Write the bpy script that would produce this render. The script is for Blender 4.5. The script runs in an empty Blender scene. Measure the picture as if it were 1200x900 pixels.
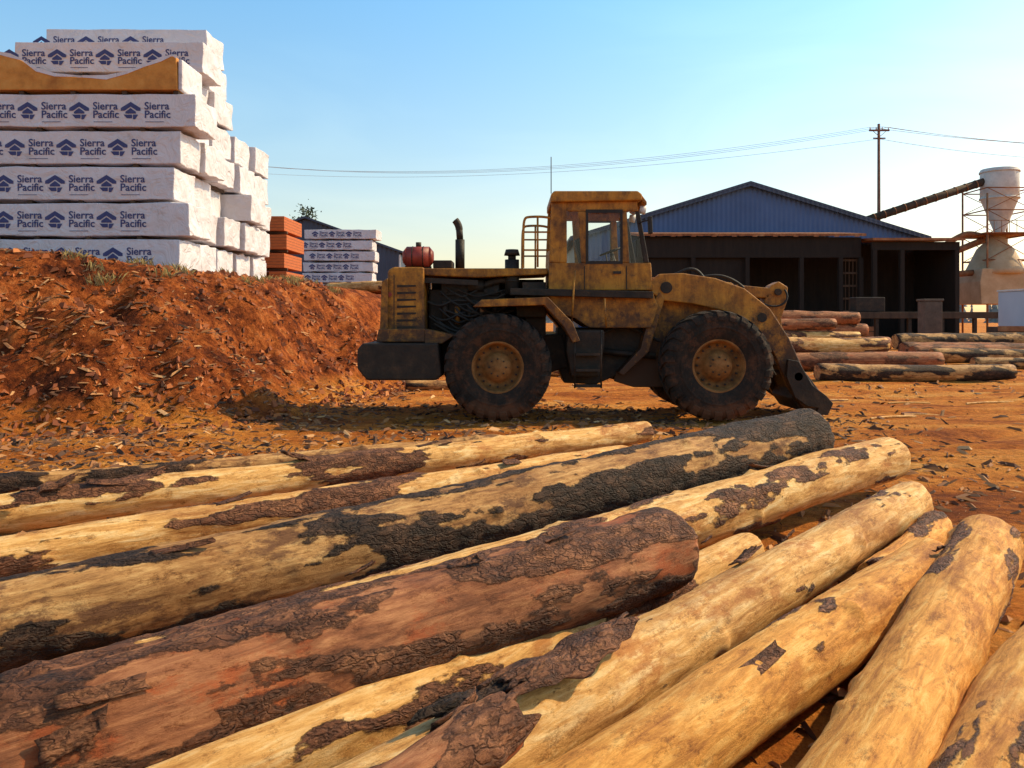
import bpy, bmesh, math, random
import numpy as np
from mathutils import Vector, Matrix, noise
random.seed(7)
rng=np.random.default_rng(7)
scene=bpy.context.scene
scene.view_settings.view_transform='Standard'
try: scene.view_settings.look='None'
except Exception: pass
scene.view_settings.exposure=0

# ---------------------------------------------------------------- helpers
def link(o,parent=None):
    scene.collection.objects.link(o)
    if parent is not None: o.parent=parent
    return o
def empty(name,loc=(0,0,0),rz=0):
    o=bpy.data.objects.new(name,None); o.location=loc; o.rotation_euler=(0,0,rz); return link(o)
def meshobj(name,verts,faces,mat=None,parent=None,smooth=False,recalc=True,bev=0):
    me=bpy.data.meshes.new(name); me.from_pydata([tuple(v) for v in verts],[],faces)
    if recalc:
        bm=bmesh.new(); bm.from_mesh(me); bmesh.ops.recalc_face_normals(bm,faces=bm.faces); bm.to_mesh(me); bm.free()
    if mat: me.materials.append(mat)
    if smooth:
        for p in me.polygons: p.use_smooth=True
    me.update()
    o=bpy.data.objects.new(name,me); link(o,parent)
    if bev>0:
        b=o.modifiers.new('bevel','BEVEL'); b.width=bev; b.segments=2; b.limit_method='ANGLE'
    return o
def prism(name,pts,y0,y1,mat,parent=None,bev=.012):
    n=len(pts)
    v=[(x,y0,z) for x,z in pts]+[(x,y1,z) for x,z in pts]
    f=[tuple(range(n)),tuple(range(2*n-1,n-1,-1))]
    for i in range(n):
        j=(i+1)%n; f.append((i,j,n+j,n+i))
    return meshobj(name,v,f,mat,parent,bev=bev)
def box(name,x0,x1,y0,y1,z0,z1,mat,parent=None,bev=.01):
    return prism(name,[(x0,z0),(x1,z0),(x1,z1),(x0,z1)],y0,y1,mat,parent,bev)
def cyl(name,p0,p1,r,mat,parent=None,seg=20,r2=None,cap=True):
    p0=Vector(p0);p1=Vector(p1); r2=r if r2 is None else r2
    d=(p1-p0).normalized(); a=d.orthogonal().normalized(); b=d.cross(a)
    v=[];f=[]
    for p,rr in((p0,r),(p1,r2)):
        for i in range(seg):
            t=2*math.pi*i/seg; v.append(p+a*math.cos(t)*rr+b*math.sin(t)*rr)
    for i in range(seg):
        j=(i+1)%seg; f.append((i,j,seg+j,seg+i))
    if cap: f+= [tuple(range(seg-1,-1,-1)),tuple(range(seg,2*seg))]
    o=meshobj(name,v,f,mat,parent)
    for p in o.data.polygons:
        if len(p.vertices)==4: p.use_smooth=True
    return o
def tube(name,pts,r,mat,parent=None,smooth=True):
    cu=bpy.data.curves.new(name,'CURVE'); cu.dimensions='3D'; cu.bevel_depth=r; cu.bevel_resolution=3; cu.use_fill_caps=True
    if smooth and len(pts)>2:
        s=cu.splines.new('NURBS'); s.points.add(len(pts)-1); s.use_endpoint_u=True; s.order_u=3
    else:
        s=cu.splines.new('POLY'); s.points.add(len(pts)-1)
    for i,p in enumerate(pts): s.points[i].co=(p[0],p[1],p[2],1)
    cu.materials.append(mat)
    o=bpy.data.objects.new(name,cu); return link(o,parent)
def lathe(name,prof,mat,parent,center,seg=48,smooth=True):
    v=[];f=[];n=len(prof)
    for i in range(seg):
        t=2*math.pi*i/seg
        for y,r in prof: v.append((center[0]+r*math.cos(t),center[1]+y,center[2]+r*math.sin(t)))
    for i in range(seg):
        k=(i+1)%seg
        for j in range(n-1): f.append((i*n+j,i*n+j+1,k*n+j+1,k*n+j))
    return meshobj(name,v,f,mat,parent,smooth=smooth)

# ---------------------------------------------------------------- materials
def nodes(m):
    m.use_nodes=True; nt=m.node_tree; return nt,nt.nodes,nt.links,nt.nodes['Principled BSDF']
def ramp(nt,stops):
    r=nt.nodes.new('ShaderNodeValToRGB'); e=r.color_ramp.elements
    while len(e)<len(stops): e.new(.5)
    for i,(p,c) in enumerate(stops):
        e[i].position=p; e[i].color=(*c,1) if len(c)==3 else c
    return r
def M(name,stops,scale=4,rough=.7,bump=.2,metal=0,stretch=(1,1,1),detail=6,bscale=None,dist=.02,spec=.4,dirt=None):
    m=bpy.data.materials.new(name); nt,N,L,B=nodes(m)
    tc=N.new('ShaderNodeTexCoord'); mp=N.new('ShaderNodeMapping'); mp.inputs['Scale'].default_value=stretch
    L.new(tc.outputs['Object'],mp.inputs['Vector'])
    n=N.new('ShaderNodeTexNoise'); n.inputs['Scale'].default_value=scale; n.inputs['Detail'].default_value=detail; n.inputs['Roughness'].default_value=.68
    L.new(mp.outputs[0],n.inputs['Vector'])
    r=ramp(nt,stops); L.new(n.outputs['Fac'],r.inputs[0]); col=r.outputs[0]
    if dirt:
        # mud and grease, on the loader also painted shade, thicker towards the ground (dirt=(z0,z1,colour)), broken up by noise
        sp=N.new('ShaderNodeSeparateXYZ'); L.new(tc.outputs['Object'],sp.inputs[0])
        n3=N.new('ShaderNodeTexNoise'); n3.inputs['Scale'].default_value=5; n3.inputs['Detail'].default_value=7; n3.inputs['Roughness'].default_value=.78; L.new(tc.outputs['Object'],n3.inputs['Vector'])
        mr=N.new('ShaderNodeMapRange'); mr.inputs[1].default_value=dirt[0]; mr.inputs[2].default_value=dirt[1]; mr.inputs[3].default_value=.40; mr.inputs[4].default_value=0
        L.new(sp.outputs['Z'],mr.inputs[0])
        ad=N.new('ShaderNodeMath'); L.new(n3.outputs['Fac'],ad.inputs[0]); L.new(mr.outputs[0],ad.inputs[1])
        rd=ramp(nt,[(.50,(0,0,0)),(.72,(1,1,1))]); L.new(ad.outputs[0],rd.inputs[0])
        mp4=N.new('ShaderNodeMapping'); mp4.inputs['Scale'].default_value=(4,4,.8); L.new(tc.outputs['Object'],mp4.inputs['Vector'])
        n4=N.new('ShaderNodeTexNoise'); n4.inputs['Scale'].default_value=1.6; n4.inputs['Detail'].default_value=7; n4.inputs['Roughness'].default_value=.75; n4.inputs['Distortion'].default_value=.5; L.new(mp4.outputs[0],n4.inputs['Vector'])
        r4=ramp(nt,[(.40,(.5,.44,.40)),(.56,(1,1,1))]); L.new(n4.outputs['Fac'],r4.inputs[0])
        m4=N.new('ShaderNodeMixRGB'); m4.blend_type='MULTIPLY'; m4.inputs[0].default_value=.7; L.new(col,m4.inputs[1]); L.new(r4.outputs[0],m4.inputs[2])
        md=N.new('ShaderNodeMixRGB'); L.new(rd.outputs[0],md.inputs[0]); L.new(m4.outputs[0],md.inputs[1]); md.inputs[2].default_value=(*dirt[2],1); col=md.outputs[0]
    L.new(col,B.inputs['Base Color'])
    B.inputs['Roughness'].default_value=rough; B.inputs['Metallic'].default_value=metal
    B.inputs['Specular IOR Level'].default_value=spec
    if bump:
        n2=N.new('ShaderNodeTexNoise'); n2.inputs['Scale'].default_value=bscale or scale*4; n2.inputs['Detail'].default_value=4
        L.new(mp.outputs[0],n2.inputs['Vector'])
        b=N.new('ShaderNodeBump'); b.inputs['Strength'].default_value=bump; b.inputs['Distance'].default_value=dist
        L.new(n2.outputs['Fac'],b.inputs['Height']); L.new(b.outputs[0],B.inputs['Normal'])
    return m
MUD_SHADE=(.065,.026,.010)
mYel=M('loader_paint',[(.30,(.07,.026,.007)),(.43,(.28,.105,.010)),(.56,(.50,.205,.015)),(.75,(.46,.21,.035))],2.2,.6,.25,dirt=(.5,2.2,MUD_SHADE))  # paint and grime darkened further to paint in the loader's shaded side
mYel2=M('loader_paint_bright',[(.30,(.12,.045,.009)),(.45,(.42,.16,.015)),(.7,(.60,.26,.025))],3,.6,.25,dirt=(.2,2.1,MUD_SHADE))
mDark=M('greasy_steel',[(.3,(.009,.006,.004)),(.55,(.030,.018,.010)),(.75,(.075,.038,.018))],5,.7,.4)
mBlk=M('black_parts',[(.3,(.008,.007,.006)),(.7,(.030,.022,.016))],6,.65,.3)
mTyre=M('tyre_rubber',[(.3,(.009,.007,.005)),(.52,(.022,.015,.010)),(.7,(.065,.030,.015))],4.5,.92,.6,bscale=16,dirt=(.05,.4,(.10,.040,.017)))
mRim=M('rim_paint',[(.3,(.06,.028,.010)),(.5,(.20,.085,.018)),(.7,(.32,.15,.045))],5,.8,.3)
mChrome=M('polished_rod',[(.3,(.4,.38,.35)),(.7,(.5,.48,.45))],4,.35,0,metal=1)
mRed=M('red_paint',[(.3,(.16,.022,.015)),(.7,(.34,.045,.025))],4,.5,.2)
mSteelLt=M('light_steel',[(.3,(.48,.46,.43)),(.7,(.70,.68,.64))],1.5,.6,.1)
mBeige=M('beige_steel',[(.3,(.40,.26,.13)),(.7,(.56,.40,.24))],1.0,.7,.1)
mRust=M('rusty_metal',[(.3,(.14,.05,.02)),(.55,(.32,.13,.05)),(.75,(.42,.24,.12))],1.5,.8,.2)
mWoodDk=M('old_timber',[(.3,(.035,.022,.014)),(.7,(.10,.06,.035))],2,.85,.3,stretch=(1,1,.3))
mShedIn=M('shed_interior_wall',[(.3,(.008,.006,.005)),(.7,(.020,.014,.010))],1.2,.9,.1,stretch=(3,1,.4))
mPole=M('pole_wood',[(.3,(.12,.055,.035)),(.7,(.26,.12,.08))],3,.9,.2)
mWire=M('wire_metal',[(.3,(.40,.38,.36)),(.7,(.5,.48,.46))],3,.7,0)
mConc=M('weathered_concrete',[(.3,(.08,.055,.04)),(.7,(.16,.11,.08))],2,.9,.2)
mInk=M('navy_ink',[(.3,(.028,.035,.14)),(.7,(.055,.07,.20))],5,.6,0)
mKraft=M('kraft_cover',[(.3,(.36,.14,.03)),(.5,(.58,.25,.05)),(.7,(.68,.34,.09))],1.6,.85,.7,bscale=4,dist=.06)
mOrange=M('orange_lumber',[(.3,(.36,.08,.022)),(.7,(.56,.15,.035))],6,.8,.3,stretch=(1,1,5))

def wrap_mat():
    m=bpy.data.materials.new('lumber_wrap'); nt,N,L,B=nodes(m)
    tc=N.new('ShaderNodeTexCoord')
    n=N.new('ShaderNodeTexNoise'); n.inputs['Scale'].default_value=1.1; n.inputs['Detail'].default_value=8; n.inputs['Roughness'].default_value=.72
    L.new(tc.outputs['Object'],n.inputs['Vector'])
    r=ramp(nt,[(.28,(.40,.33,.30)),(.42,(.60,.56,.58)),(.7,(.68,.66,.71))]); L.new(n.outputs['Fac'],r.inputs[0])
    L.new(r.outputs[0],B.inputs['Base Color']); B.inputs['Roughness'].default_value=.5
    n2=N.new('ShaderNodeTexNoise'); n2.inputs['Scale'].default_value=2.6; n2.inputs['Detail'].default_value=5; n2.inputs['Distortion'].default_value=1.6
    L.new(tc.outputs['Object'],n2.inputs['Vector'])
    b=N.new('ShaderNodeBump'); b.inputs['Strength'].default_value=.75; b.inputs['Distance'].default_value=.09
    L.new(n2.outputs['Fac'],b.inputs['Height']); L.new(b.outputs[0],B.inputs['Normal'])
    return m
mWrap=wrap_mat()
def corr_mat(name,c1,c2,scale,axis='X',rough=.5):
    m=bpy.data.materials.new(name); nt,N,L,B=nodes(m)
    tc=N.new('ShaderNodeTexCoord')
    w=N.new('ShaderNodeTexWave'); w.bands_direction=axis; w.inputs['Scale'].default_value=scale; w.inputs['Distortion'].default_value=0
    L.new(tc.outputs['Object'],w.inputs['Vector'])
    n=N.new('ShaderNodeTexNoise'); n.inputs['Scale'].default_value=.35; n.inputs['Detail'].default_value=8
    L.new(tc.outputs['Object'],n.inputs['Vector'])
    r=ramp(nt,[(.3,c1),(.7,c2)]); L.new(n.outputs['Fac'],r.inputs[0]); L.new(r.outputs[0],B.inputs['Base Color'])
    b=N.new('ShaderNodeBump'); b.inputs['Strength'].default_value=.6; b.inputs['Distance'].default_value=.06
    L.new(w.outputs['Fac'],b.inputs['Height']); L.new(b.outputs[0],B.inputs['Normal']); B.inputs['Roughness'].default_value=rough
    return m
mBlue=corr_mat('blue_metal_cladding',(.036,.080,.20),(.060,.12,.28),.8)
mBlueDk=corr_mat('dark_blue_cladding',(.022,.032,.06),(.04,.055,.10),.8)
mTankW=corr_mat('pale_corrugated',(.38,.46,.56),(.52,.60,.68),2.5)
def glass():
    m=bpy.data.materials.new('cab_glass'); nt,N,L,B=nodes(m)
    N.remove(B); out=N['Material Output']
    t=N.new('ShaderNodeBsdfTransparent'); t.inputs[0].default_value=(.95,.96,.93,1)
    g=N.new('ShaderNodeBsdfGlossy'); g.inputs['Roughness'].default_value=.08
    fr=N.new('ShaderNodeFresnel'); fr.inputs[0].default_value=1.45
    mx=N.new('ShaderNodeMixShader'); L.new(fr.outputs[0],mx.inputs[0]); L.new(t.outputs[0],mx.inputs[1]); L.new(g.outputs[0],mx.inputs[2]); L.new(mx.outputs[0],out.inputs[0])
    return m
mGlass=glass()

def log_mat(name,barkc,woodc,redc,redlo=.54,scuff=.7,crack=.45):
    m=bpy.data.materials.new(name); nt,N,L,B=nodes(m)
    tc=N.new('ShaderNodeTexCoord'); oi=N.new('ShaderNodeObjectInfo')
    ad=N.new('ShaderNodeVectorMath'); ad.operation='ADD'
    mul=N.new('ShaderNodeMath'); mul.operation='MULTIPLY'; mul.inputs[1].default_value=37
    L.new(oi.outputs['Random'],mul.inputs[0]); L.new(tc.outputs['Object'],ad.inputs[0]); L.new(mul.outputs[0],ad.inputs[1])
    mp=N.new('ShaderNodeMapping'); mp.inputs['Scale'].default_value=(.14,1,1); L.new(ad.outputs[0],mp.inputs['Vector'])
    mp2=N.new('ShaderNodeMapping'); mp2.inputs['Scale'].default_value=(.5,1,1); L.new(ad.outputs[0],mp2.inputs['Vector'])
    def nz(scale,vec,det=5,ro=.65,dis=0):
        n=N.new('ShaderNodeTexNoise'); n.inputs['Scale'].default_value=scale; n.inputs['Detail'].default_value=det; n.inputs['Roughness'].default_value=ro; n.inputs['Distortion'].default_value=dis
        L.new(vec,n.inputs['Vector']); return n
    vo=N.new('ShaderNodeTexVoronoi'); vo.feature='DISTANCE_TO_EDGE'; vo.inputs['Scale'].default_value=19
    nd=nz(7,mp2.outputs[0],4,.7); mixv=N.new('ShaderNodeVectorMath'); mixv.operation='MULTIPLY_ADD'
    mixv.inputs[1].default_value=(.26,.2,.2); L.new(nd.outputs['Color'],mixv.inputs[0]); L.new(mp2.outputs[0],mixv.inputs[2]); L.new(mixv.outputs[0],vo.inputs['Vector'])
    rv=ramp(nt,[(0,(0,0,0)),(.20,(1,1,1))]); L.new(vo.outputs['Distance'],rv.inputs[0])
    nb=nz(9,mp2.outputs[0],9,.78)
    rb=ramp(nt,barkc); L.new(nb.outputs['Fac'],rb.inputs[0])
    mb=N.new('ShaderNodeMixRGB'); mb.blend_type='MULTIPLY'; mb.inputs[0].default_value=crack; L.new(rb.outputs[0],mb.inputs[1]); L.new(rv.outputs[0],mb.inputs[2])
    nw=nz(22,mp.outputs[0],7,.7,.6); rw=ramp(nt,woodc); L.new(nw.outputs['Fac'],rw.inputs[0])
    nr=nz(3.8,mp2.outputs[0],8,.78); rr=ramp(nt,[(redlo,(0,0,0)),(redlo+.08,(.85,.85,.85))]); L.new(nr.outputs['Fac'],rr.inputs[0])
    mrd=N.new('ShaderNodeMixRGB'); mrd.inputs[2].default_value=(*redc,1); L.new(rr.outputs[0],mrd.inputs[0]); L.new(rw.outputs[0],mrd.inputs[1])
    ns=nz(14,mp2.outputs[0],9,.88); rs=ramp(nt,[(.36,(.11,.06,.03)),(.43,(.66,.55,.42)),(.48,(1,1,1))]); L.new(ns.outputs['Fac'],rs.inputs[0])
    msp=N.new('ShaderNodeMixRGB'); msp.blend_type='MULTIPLY'; msp.inputs[0].default_value=scuff; L.new(mrd.outputs[0],msp.inputs[1]); L.new(rs.outputs[0],msp.inputs[2])
    ng=nz(1.7,mp2.outputs[0],7,.75); rg=ramp(nt,[(.36,(.42,.27,.16)),(.50,(1,1,1))]); L.new(ng.outputs['Fac'],rg.inputs[0])
    mg=N.new('ShaderNodeMixRGB'); mg.blend_type='MULTIPLY'; mg.inputs[0].default_value=.65; L.new(msp.outputs[0],mg.inputs[1]); L.new(rg.outputs[0],mg.inputs[2])
    at=N.new('ShaderNodeAttribute'); at.attribute_name='bark'
    nm=nz(12,mp2.outputs[0],9,.82)
    ma=N.new('ShaderNodeMath'); ma.operation='MULTIPLY_ADD'; ma.inputs[1].default_value=1.25; L.new(nm.outputs['Fac'],ma.inputs[0]); L.new(at.outputs['Fac'],ma.inputs[2])
    rm=ramp(nt,[(.90,(0,0,0)),(1.0,(1,1,1))]); L.new(ma.outputs[0],rm.inputs[0])
    fin=N.new('ShaderNodeMixRGB'); L.new(rm.outputs[0],fin.inputs[0]); L.new(mg.outputs[0],fin.inputs[1]); L.new(mb.outputs[0],fin.inputs[2])
    L.new(fin.outputs[0],B.inputs['Base Color']); B.inputs['Roughness'].default_value=.72; B.inputs['Specular IOR Level'].default_value=.3
    hv=N.new('ShaderNodeMath'); hv.operation='MULTIPLY'; hv.inputs[1].default_value=.9; L.new(rv.outputs[0],hv.inputs[0])
    hb=N.new('ShaderNodeMath'); hb.operation='MULTIPLY_ADD'; L.new(nb.outputs['Fac'],hb.inputs[0]); hb.inputs[1].default_value=2.2; L.new(hv.outputs[0],hb.inputs[2])
    hw=N.new('ShaderNodeMath'); hw.operation='MULTIPLY'; hw.inputs[1].default_value=.55; L.new(nw.outputs['Fac'],hw.inputs[0])
    hs=N.new('ShaderNodeMath'); hs.operation='MULTIPLY_ADD'; hs.inputs[1].default_value=.8; L.new(ns.outputs['Fac'],hs.inputs[0]); L.new(hw.outputs[0],hs.inputs[2])
    hm=N.new('ShaderNodeMath'); hm.operation='MULTIPLY_ADD'; L.new(hb.outputs[0],hm.inputs[0]); L.new(rm.outputs[0],hm.inputs[1]); L.new(hs.outputs[0],hm.inputs[2])
    b=N.new('ShaderNodeBump'); b.inputs['Strength'].default_value=.95; b.inputs['Distance'].default_value=.015
    L.new(hm.outputs[0],b.inputs['Height']); L.new(b.outputs[0],B.inputs['Normal'])
    return m
BK=[(.33,(.035,.015,.009)),(.5,(.17,.062,.028)),(.66,(.42,.175,.075))]
BKD=[(.33,(.010,.006,.004)),(.5,(.052,.025,.014)),(.68,(.17,.08,.04))]
WD=[(.33,(.46,.20,.045)),(.5,(.74,.40,.12)),(.64,(.86,.60,.28))]
WDO=[(.33,(.42,.15,.025)),(.5,(.74,.33,.06)),(.64,(.86,.50,.15))]
mLogPale=log_mat('log_peeled',BK,WD,(.48,.18,.04),.54)
mLogDark=log_mat('log_dark_bark',BKD,[(.33,(.22,.095,.028)),(.5,(.50,.25,.08)),(.66,(.70,.42,.16))],(.13,.05,.02),.51,.85)
mLogBark=log_mat('log_red_bark',BK,[(.33,(.15,.050,.02)),(.5,(.34,.125,.05)),(.66,(.54,.24,.10))],(.40,.09,.022),.53,.85)
mLogOr=log_mat('log_orange',BK,WDO,(.52,.19,.03),.55)

# ---------------------------------------------------------------- terrain
def vn(x,y,seed=0):
    xi=np.floor(x);yi=np.floor(y);fx=x-xi;fy=y-yi
    fx=fx*fx*(3-2*fx);fy=fy*fy*(3-2*fy)
    def h(a,b):
        s=np.sin(a*127.1+b*311.7+seed*74.7)*43758.5453
        return s-np.floor(s)
    return (h(xi,yi)*(1-fx)+h(xi+1,yi)*fx)*(1-fy)+(h(xi,yi+1)*(1-fx)+h(xi+1,yi+1)*fx)*fy
def fbm(x,y,o=4,seed=0):
    a=0;w=.5;t=0
    for k in range(o):
        a=a+w*vn(x*2**k+k*17.3,y*2**k+k*5.1,seed+k); t+=w; w*=.55
    return a/t-.5
TOE=[(-140,6),(-12,10.6),(-7.6,11.6),(-4.9,13.2),(-3.7,16.5),(-3.0,21),(-2.3,27),(-2.5,45),(-8,62),(-140,75)]
def sdist(x,y):
    x=np.asarray(x,float);y=np.asarray(y,float)
    d=np.full(x.shape,1e9); ins=np.zeros(x.shape,bool); n=len(TOE)
    for i in range(n):
        ax,ay=TOE[i];bx,by=TOE[(i+1)%n]
        ex,ey=bx-ax,by-ay; t=np.clip(((x-ax)*ex+(y-ay)*ey)/(ex*ex+ey*ey),0,1)
        d=np.minimum(d,np.hypot(x-ax-t*ex,y-ay-t*ey))
        c=((ay>y)!=(by>y))
        with np.errstate(divide='ignore',invalid='ignore'):
            xx=(bx-ax)*(y-ay)/(by-ay if by!=ay else 1e-9)+ax
        ins^=(c&(x<xx))
    return np.where(ins,d,-d)
def H(x,y):
    x=np.asarray(x,float);y=np.asarray(y,float)
    s=sdist(x,y)+fbm(x*.7,y*.7,3,3)*1.1
    t=np.clip((s+.45)/3.4,0,1); sm=t*t*(3-2*t); sm=.6*sm+.4*t
    face=np.clip(4*sm*(1-sm),0,1)
    near=np.clip((70-np.hypot(x,y))/40,0,1)
    z=2.68*sm+near*(fbm(x*.35,y*.35,3,9)*.14+fbm(x*2.5,y*2.5,4,5)*.06)
    z+=face*(fbm(x*.9,y*.9,4,21)*.9+fbm(x*4,y*4,4,31)*.26+fbm(x*9,y*9,2,41)*.07)
    z+=.28*np.exp(-(((x+9.8)/2.6)**2+((y-14.9)/1.1)**2))
    q=(y-14)*.9-(x-5)*.55
    z-=near*.08*np.clip(1-np.abs(((q%6)-3))/.45,0,1)*(x>1.5)*(y>9)
    q2=(y-12)-(x-2)*.12
    z-=near*.07*np.clip(1-np.abs(((q2%4)-2))/.4,0,1)*(x>-2)*(y>10.5)
    z-=.03*np.exp(-((y-3)/3)**2)
    return z
def axis(lo,hi,step,far,grow=1.22):
    a=list(np.arange(lo,hi,step)); s=step;v=a[-1]
    while v<far[1]: s*=grow; v+=s; a.append(v)
    s=step;v=a[0];b=[]
    while v>far[0]: s*=grow; v-=s; b.append(v)
    return np.array(b[::-1]+a)
X=axis(-13,8,.07,(-1500,1500),1.16); Y=axis(1.2,24,.08,(-300,2500),1.16)
GX,GY=np.meshgrid(X,Y); GZ=H(GX,GY)
nx=len(X);ny=len(Y)
V=np.stack([GX,GY,GZ],-1).reshape(-1,3)
idx=np.arange(nx*ny).reshape(ny,nx)
F=np.stack([idx[:-1,:-1],idx[:-1,1:],idx[1:,1:],idx[1:,:-1]],-1).reshape(-1,4)
me=bpy.data.meshes.new('ground'); me.from_pydata(V.tolist(),[],F.tolist())
me.polygons.foreach_set('use_smooth',np.ones(len(F),bool))
fa=me.attributes.new('bank','FLOAT','POINT'); fa.data.foreach_set('value',np.clip(GZ.reshape(-1)/2.6,0,1))
ground=link(bpy.data.objects.new('ground',me))
def ground_mat():
    m=bpy.data.materials.new('red_dirt'); nt,N,L,B=nodes(m)
    tc=N.new('ShaderNodeTexCoord')
    def nz(s,d=7,ro=.65,dis=0,vec=None):
        n=N.new('ShaderNodeTexNoise'); n.inputs['Scale'].default_value=s;n.inputs['Detail'].default_value=d;n.inputs['Roughness'].default_value=ro;n.inputs['Distortion'].default_value=dis
        L.new(vec or tc.outputs['Object'],n.inputs['Vector']); return n
    mp=N.new('ShaderNodeMapping'); mp.inputs['Scale'].default_value=(.45,1.2,1); mp.inputs['Rotation'].default_value=(0,0,.25); L.new(tc.outputs['Object'],mp.inputs[0])
    a=nz(.6,8,.75,.4,mp.outputs[0]); ra=ramp(nt,[(.34,(.24,.062,.015)),(.44,(.52,.155,.026)),(.54,(.72,.27,.048)),(.66,(.82,.42,.12))]); L.new(a.outputs['Fac'],ra.inputs[0])
    c=nz(11,8,.8); rc=ramp(nt,[(.36,(.22,.17,.14)),(.48,(.8,.76,.72)),(.62,(1.2,1.15,1.05))]); L.new(c.outputs['Fac'],rc.inputs[0])
    mx=N.new('ShaderNodeMixRGB'); mx.blend_type='MULTIPLY'; mx.inputs[0].default_value=.7; L.new(ra.outputs[0],mx.inputs[1]); L.new(rc.outputs[0],mx.inputs[2])
    at=N.new('ShaderNodeAttribute'); at.attribute_name='bank'
    d=nz(1.1,8,.8,.3); rd=ramp(nt,[(.40,(.08,.022,.010)),(.48,(.25,.060,.016)),(.56,(.48,.13,.030)),(.68,(.62,.27,.10))]); L.new(d.outputs['Fac'],rd.inputs[0])
    mx3=N.new('ShaderNodeMixRGB'); mx3.blend_type='MULTIPLY'; mx3.inputs[0].default_value=.9; L.new(rd.outputs[0],mx3.inputs[1]); L.new(rc.outputs[0],mx3.inputs[2])
    rr=ramp(nt,[(.04,(0,0,0)),(.2,(1,1,1))]); L.new(at.outputs['Fac'],rr.inputs[0])
    mx2=N.new('ShaderNodeMixRGB'); L.new(rr.outputs[0],mx2.inputs[0]); L.new(mx.outputs[0],mx2.inputs[1]); L.new(mx3.outputs[0],mx2.inputs[2])
    L.new(mx2.outputs[0],B.inputs['Base Color']); B.inputs['Roughness'].default_value=.95; B.inputs['Specular IOR Level'].default_value=.1
    h=nz(5,8,.8); h2=nz(32,4,.7)
    ad=N.new('ShaderNodeMath'); ad.operation='MULTIPLY_ADD'; ad.inputs[1].default_value=.3; L.new(h2.outputs['Fac'],ad.inputs[0]); L.new(h.outputs['Fac'],ad.inputs[2])
    b=N.new('ShaderNodeBump'); b.inputs['Strength'].default_value=1.0; b.inputs['Distance'].default_value=.12
    L.new(ad.outputs[0],b.inputs['Height']); L.new(b.outputs[0],B.inputs['Normal'])
    return m
me.materials.append(ground_mat())

def chip_mat(name,st):
    m=bpy.data.materials.new(name); nt,N,L,B=nodes(m)
    at=N.new('ShaderNodeAttribute'); at.attribute_name='tone'
    r=ramp(nt,st); L.new(at.outputs['Fac'],r.inputs[0])
    L.new(r.outputs[0],B.inputs['Base Color']); B.inputs['Roughness'].default_value=.9
    return m
mChip=chip_mat('bark_chips',[(0,(.035,.018,.010)),(.4,(.16,.065,.028)),(.7,(.40,.17,.055)),(1,(.70,.42,.19))])
mClod=chip_mat('soil_clods',[(0,(.08,.023,.010)),(.4,(.23,.060,.017)),(.8,(.44,.13,.032)),(1,(.56,.24,.09))])
def chips(name,xs,ys,lmin,lmax,tone,thick=.25,zoff=.004,mat=None,pw=2.5):
    n=len(xs); zs=H(xs,ys); v=np.zeros((n,6,3)); 
    L_=lmin+(lmax-lmin)*rng.uniform(0,1,n)**pw; W=L_*rng.uniform(.12,.45,n)*(1 if thick<.5 else 2); T=L_*thick*rng.uniform(.2,.8,n)
    a=rng.uniform(0,2*np.pi,n); tilt=rng.normal(0,.3,n)
    loc=np.array([(-1,-1,0),(1,-.5,0),(.8,.8,0),(-.7,1,0),(-.5,0,1),(.6,.1,.8)])
    for k in range(6):
        lx=loc[k,0]*L_/2*rng.uniform(.7,1.1,n); ly=loc[k,1]*W/2*rng.uniform(.6,1.1,n); lz=loc[k,2]*T
        z2=lz+lx*np.sin(tilt)
        v[:,k,0]=xs+lx*np.cos(a)-ly*np.sin(a); v[:,k,1]=ys+lx*np.sin(a)+ly*np.cos(a); v[:,k,2]=zs+z2+zoff
    fl=[(0,1,5,4),(1,2,5),(2,3,4,5),(3,0,4)]
    faces=[tuple(i*6+q for q in f) for i in range(n) for f in fl]
    o=meshobj(name,v.reshape(-1,3).tolist(),faces,mat or mChip,recalc=False)
    at=o.data.attributes.new('tone','FLOAT','POINT'); at.data.foreach_set('value',np.repeat(tone(n),6))
    return o
xs=rng.uniform(-12,6,38000); ys=rng.uniform(1.5,16,38000)
keep=(np.abs(xs)<.72*ys+.4); xs=xs[keep];ys=ys[keep]
dens=(fbm(xs*.5,ys*.5,3,77)+.5)*np.clip(1.3-.11*xs,.5,1.8)*np.where(sdist(xs,ys)>.3,.6,1); k=rng.uniform(0,1,len(xs))<dens; xs=xs[k];ys=ys[k]
chips('wood_chip_debris',xs,ys,.015,.24,lambda n:np.clip(rng.beta(1.4,2.0,n),0,1))
xs=rng.uniform(-13,-2,18000); ys=rng.uniform(10,24,18000); s=sdist(xs,ys); k=(s>-.9)&(s<3.0)
chips('dirt_clods',xs[k],ys[k],.012,.20,lambda n:np.clip(rng.beta(2.0,2.2,n),0,1),thick=.8,mat=mClod,zoff=-.008,pw=4)
xs=rng.uniform(-12,-2,5200); ys=rng.uniform(10,22,5200); s=sdist(xs,ys); k=(s>-1.6)&(s<2.4)&(rng.uniform(0,1,5200)<(fbm(xs*.6,ys*.6,3,55)+.5)*1.3-.1)
chips('bank_bark_litter',xs[k],ys[k],.04,.36,lambda n:np.clip(rng.beta(1.4,1.7,n),0,1),thick=.15,zoff=.015)
xs=rng.uniform(-3,26,6500); ys=rng.uniform(9,42,6500)
chips('yard_litter',xs,ys,.02,.34,lambda n:np.clip(rng.beta(1.5,1.8,n),0,1))

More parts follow.
